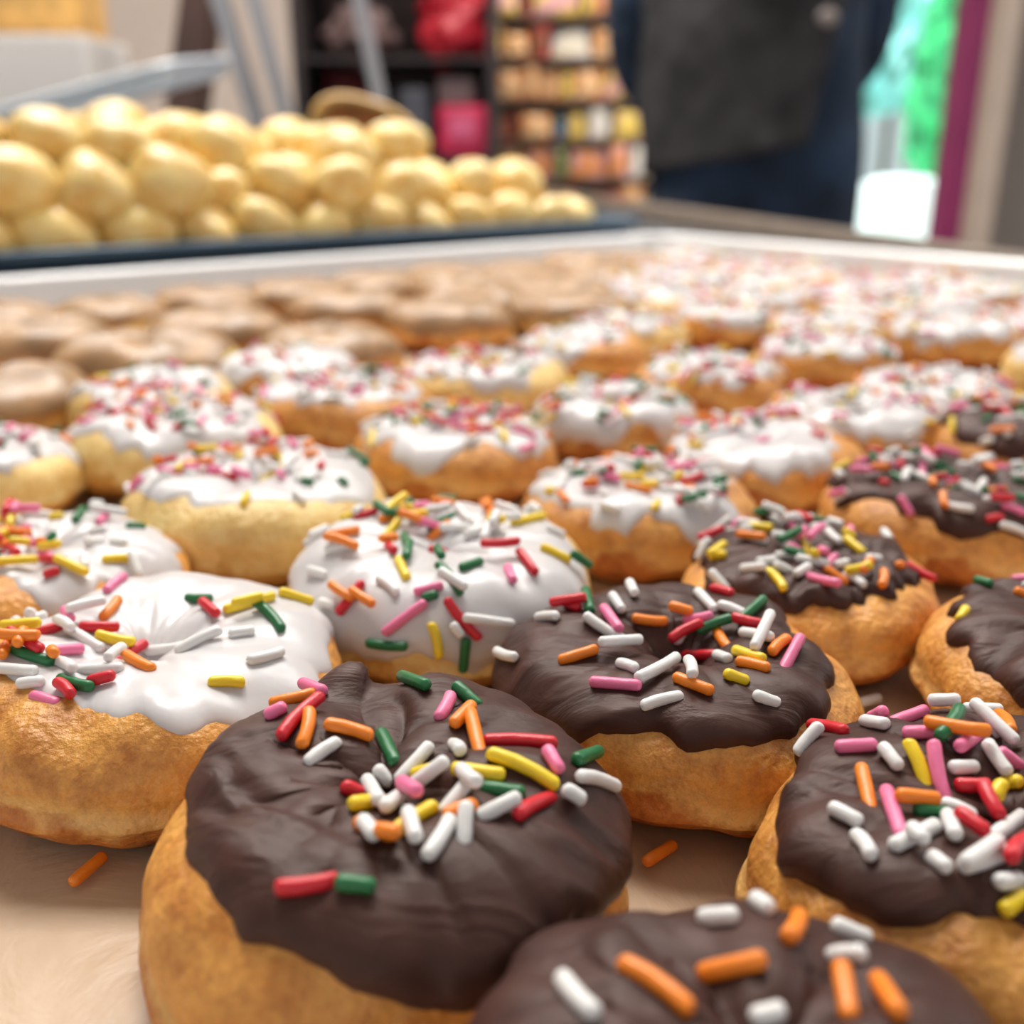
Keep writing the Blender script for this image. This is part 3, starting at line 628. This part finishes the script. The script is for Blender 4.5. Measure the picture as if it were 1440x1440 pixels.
# ------------------------------------------------------------ slanted steel frame and brown post
def bar(name,p,q,wd,dp,mat,parent=None,**kw):
    d=(q-p); L=d.length; o=obj(name,boxdata(name,wd,dp,L,mat,.004),(p+q)/2,parent=parent,**kw)
    o.rotation_mode='QUATERNION'; o.rotation_quaternion=d.to_track_quat('Z','Y'); return o
def down(px,py,px2,py2,Y):
    p=atY(px,py,Y); q=atY(px2,py2,Y); d=(q-p); 
    k=(TF-p.z)/d.z; q=p+d*k; p=p-d*1.2
    return p,q
fr=obj('easel_stand',None,(-.36,1.5,TF),label='slanted brushed steel easel stand on the counter',category='stand')
bpy.context.view_layer.update()
M_BR=simple('bright_steel',(.36,.36,.38),.35,.4)
for (a,b_,wdt) in [((310,0),(372,200),.05),((358,0),(412,200),.03),((505,0),(530,120),.022)]:
    p,q=down(*a,*b_,1.68); o=bar('leg',p,q,wdt,.02,M_BR,parent=fr); o.matrix_parent_inverse=fr.matrix_world.inverted()
p,q=down(285,0,265,150,1.85); bar('wooden_post',p,q,.09,.05,M_DBR,label='dark brown wooden post standing on the counter',category='post')
M_WT=simple('pale_tray',(.66,.72,.78),.35,.2)
rk=obj('baking_tray',pan('baking_tray',-.34,.17,-.15,.15,.022,M_WT),(0,0,0),label='pale blue-grey tray propped at a slant on the counter',category='tray')
so=rk.modifiers.new('s','SOLIDIFY'); so.thickness=.001
c=atY(60,122,1.25); rk.location=(c.x-.02,c.y+.16,c.z-.02); rk.rotation_euler=(.10,-.24,0)
obj('tray_support',boxdata('tray_support',.36,.26,c.z-.125-TF,M_BR,.01),(c.x-.02,c.y+.16,TF-.001+(c.z-.125-TF)/2),label='brushed steel box carrying the slanted tray',category='box')
M_AC=simple('amber_tub',(.75,.42,.12),.3,var=.3,bscale=25)
qa=atY(-60,52,1.82); qb=atY(125,52,1.82); 
obj('carton',boxdata('carton',qb.x-qa.x+.03,.2,qa.z-TF,simple('white_card',(.66,.62,.58),.6),.006),((qa.x+qb.x)/2,1.86,TF-.001+(qa.z-TF)/2),label='tall white cardboard carton on the counter',category='box')
obj('storage_tub',boxdata('storage_tub',qb.x-qa.x-.01,.16,.16,M_AC,.02),((qa.x+qb.x)/2,1.86,qa.z+.08),label='amber plastic tub standing on a white carton',category='tub')
# ------------------------------------------------------------ person
M_SKIN=simple('skin',(.55,.30,.20),.5,sss=.1); M_SHIRT=simple('navy_cloth',(.012,.028,.060),.9,bump=.3,bscale=12,var=.5); M_PANT=simple('dark_denim',(.012,.025,.052),.9,var=.5,bscale=14)
M_APR=simple('charcoal_cloth',(.022,.020,.022),.9,var=.7,bscale=10); M_HAIR=simple('dark_hair',(.02,.012,.008),.6)
PX,PY=.392,1.74
per=obj('person',None,(PX,PY,0),(0,0,.10),label='person in navy clothes and charcoal vest, hands behind back',category='person')
V_=[];Ed=[];Rd=[]
def jt(p,r,par=None):
    V_.append(p); Rd.append(r if isinstance(r,tuple) else (r,r)); 
    if par is not None: Ed.append((par,len(V_)-1))
    return len(V_)-1
pel=jt((0,0,.95),(.170,.125)); wa=jt((0,0,1.10),(.160,.12),pel); ch=jt((0,0,1.28),(.172,.125),wa); up=jt((0,0.01,1.40),(.12,.09),ch); nk=jt((0,.01,1.50),.052,up); hd0=jt((0,0,1.58),.072,nk); hd1=jt((0,-.005,1.66),.085,hd0); hd2=jt((0,.005,1.73),.06,hd1)
for s in (-1,1):
    hp=jt((s*.09,0,.88),.10,pel); kn=jt((s*.10,-.01,.50),.062,hp); an=jt((s*.10,.02,.10),.042,kn); to=jt((s*.11,-.12,.035),.034,an)
    shd=jt((s*.17,.02,1.40),.060,up); el=jt((s*.195,.08,1.13),.050,shd)
    wr=jt((s*.07,.17,1.00),.028,el); pl=jt((s*.03,.18,.97),(.030,.018),wr)
    for f in range(4):
        zz=.985-f*.015; k1=jt((s*-.005,.185,zz-.02),.008,pl); jt((-s*.035,.19,zz-.03),.007,k1)
    t1_=jt((s*.03,.20,1.0),.009,pl); jt((s*.0,.215,1.005),.008,t1_)
me=bpy.data.meshes.new('body'); me.from_pydata(V_,Ed,[]); bo=obj('body_tmp',me)
bo.modifiers.new('k','SKIN'); ss=bo.modifiers.new('s','SUBSURF'); ss.levels=3; ss.render_levels=3
for i,rv in enumerate(Rd): me.skin_vertices[0].data[i].radius=rv
me.skin_vertices[0].data[0].use_root=True
bpy.context.view_layer.update()
ev=bo.evaluated_get(bpy.context.evaluated_depsgraph_get()); bm2=bpy.data.meshes.new_from_object(ev); bpy.data.objects.remove(bo)
bm2.materials.clear()
for mm in (M_SKIN,M_SHIRT,M_PANT,M_DARK,M_APR): bm2.materials.append(mm)
for p in bm2.polygons:
    c=p.center; p.use_smooth=True
    if c.z>1.49 : k=0
    elif c.z<.09: k=3
    elif c.y>.15 and c.z<1.03 and abs(c.x)<.07: k=0
    elif c.z<.93: k=2
    else: k=1
    p.material_index=k
for v in bm2.vertices:
    if .6<v.co.z<1.4:
        f=noise.noise(v.co*11)+.6*noise.noise(Vector((v.co.x*8,v.co.y*8,v.co.z*30))); v.co.y+=.012*f; v.co.x+=.006*f
obj('body',bm2,parent=per)
def blob(nm,c,s,mat):
    bm=bmesh.new(); bmesh.ops.create_uvsphere(bm,u_segments=24,v_segments=16,radius=1)
    for v in bm.verts: v.co=Vector((v.co.x*s[0],v.co.y*s[1],v.co.z*s[2]))
    me=bpy.data.meshes.new(nm); bm.to_mesh(me); bm.free(); me.materials.append(mat); me.polygons.foreach_set('use_smooth',[True]*len(me.polygons)); return obj(nm,me,c,parent=per)
blob('hair',(0,.03,1.70),(.088,.09,.095),M_HAIR); blob('nose',(0,-.085,1.645),(.012,.018,.018),M_SKIN)
for s in (-1,1): blob('eye',(s*.028,-.076,1.67),(.011,.009,.008),M_DARK); blob('ear',(s*.083,0,1.655),(.01,.018,.028),M_SKIN)
blob('mouth',(0,-.078,1.60),(.022,.008,.006),M_RED2)
vs=[];fs=[];na,nz=48,34
for j in range(nz+1):
    f_=j/nz
    lo=math.radians(-125); hi=math.radians(8+34*f_**1.3)
    for i in range(na+1):
        a=lo+(hi-lo)*i/na
        z=.950+(1.38-.950)*f_+(1-f_)*.05*(i/na)**2
        w_=.183+.008*math.sin(f_*3.1); d_=.152
        fold=.008*noise.noise(Vector((a*2.2,z*7,2)))+.005*noise.noise(Vector((a*5,z*22,8)))
        vs.append(((w_+fold)*math.sin(a),-(d_+fold)*math.cos(a),z))
for j in range(nz):
    for i in range(na): a=j*(na+1)+i; fs.append((a,a+1,a+na+2,a+na+1))
ap=obj('vest',mesh('vest',vs,fs,M_APR),parent=per); so=ap.modifiers.new('s','SOLIDIFY'); so.thickness=.003
blob('badge',(.035,-.160,1.165),(.015,.004,.012),simple('badge_metal',(.26,.22,.20),.4))
# ------------------------------------------------------------ lights
def area(nm,loc,rot,sx,sy_,e,col=(1,1,1)):
    l=bpy.data.lights.new(nm,'AREA'); l.shape='RECTANGLE'; l.size=sx; l.size_y=sy_; l.energy=e; l.color=col
    o=bpy.data.objects.new(nm,l); COL.objects.link(o); o.location=loc; o.rotation_euler=rot
area('ceiling_light',(-.3,1.3,2.75),(0,0,0),.9,.7,54,(1,.955,.90))
area('ceiling_light',(.8,2.0,2.8),(0,0,0),1.6,1.0,44,(1,.97,.93))
area('ceiling_light',(-1.4,3.0,2.8),(0,0,0),1.6,1.2,50,(1,.97,.93))
area('window_light',(2.6,1.4,1.9),(0,math.radians(70),0),1.2,1.8,14,(.93,.97,1))
area('outdoor_light',(2.0,7.5,4.2),(0,0,0),3,2,350,(1,1,1))
W=bpy.data.worlds.new('world'); S.world=W; W.use_nodes=True
W.node_tree.nodes['Background'].inputs[0].default_value=(.97,.97,1,1); W.node_tree.nodes['Background'].inputs[1].default_value=.68
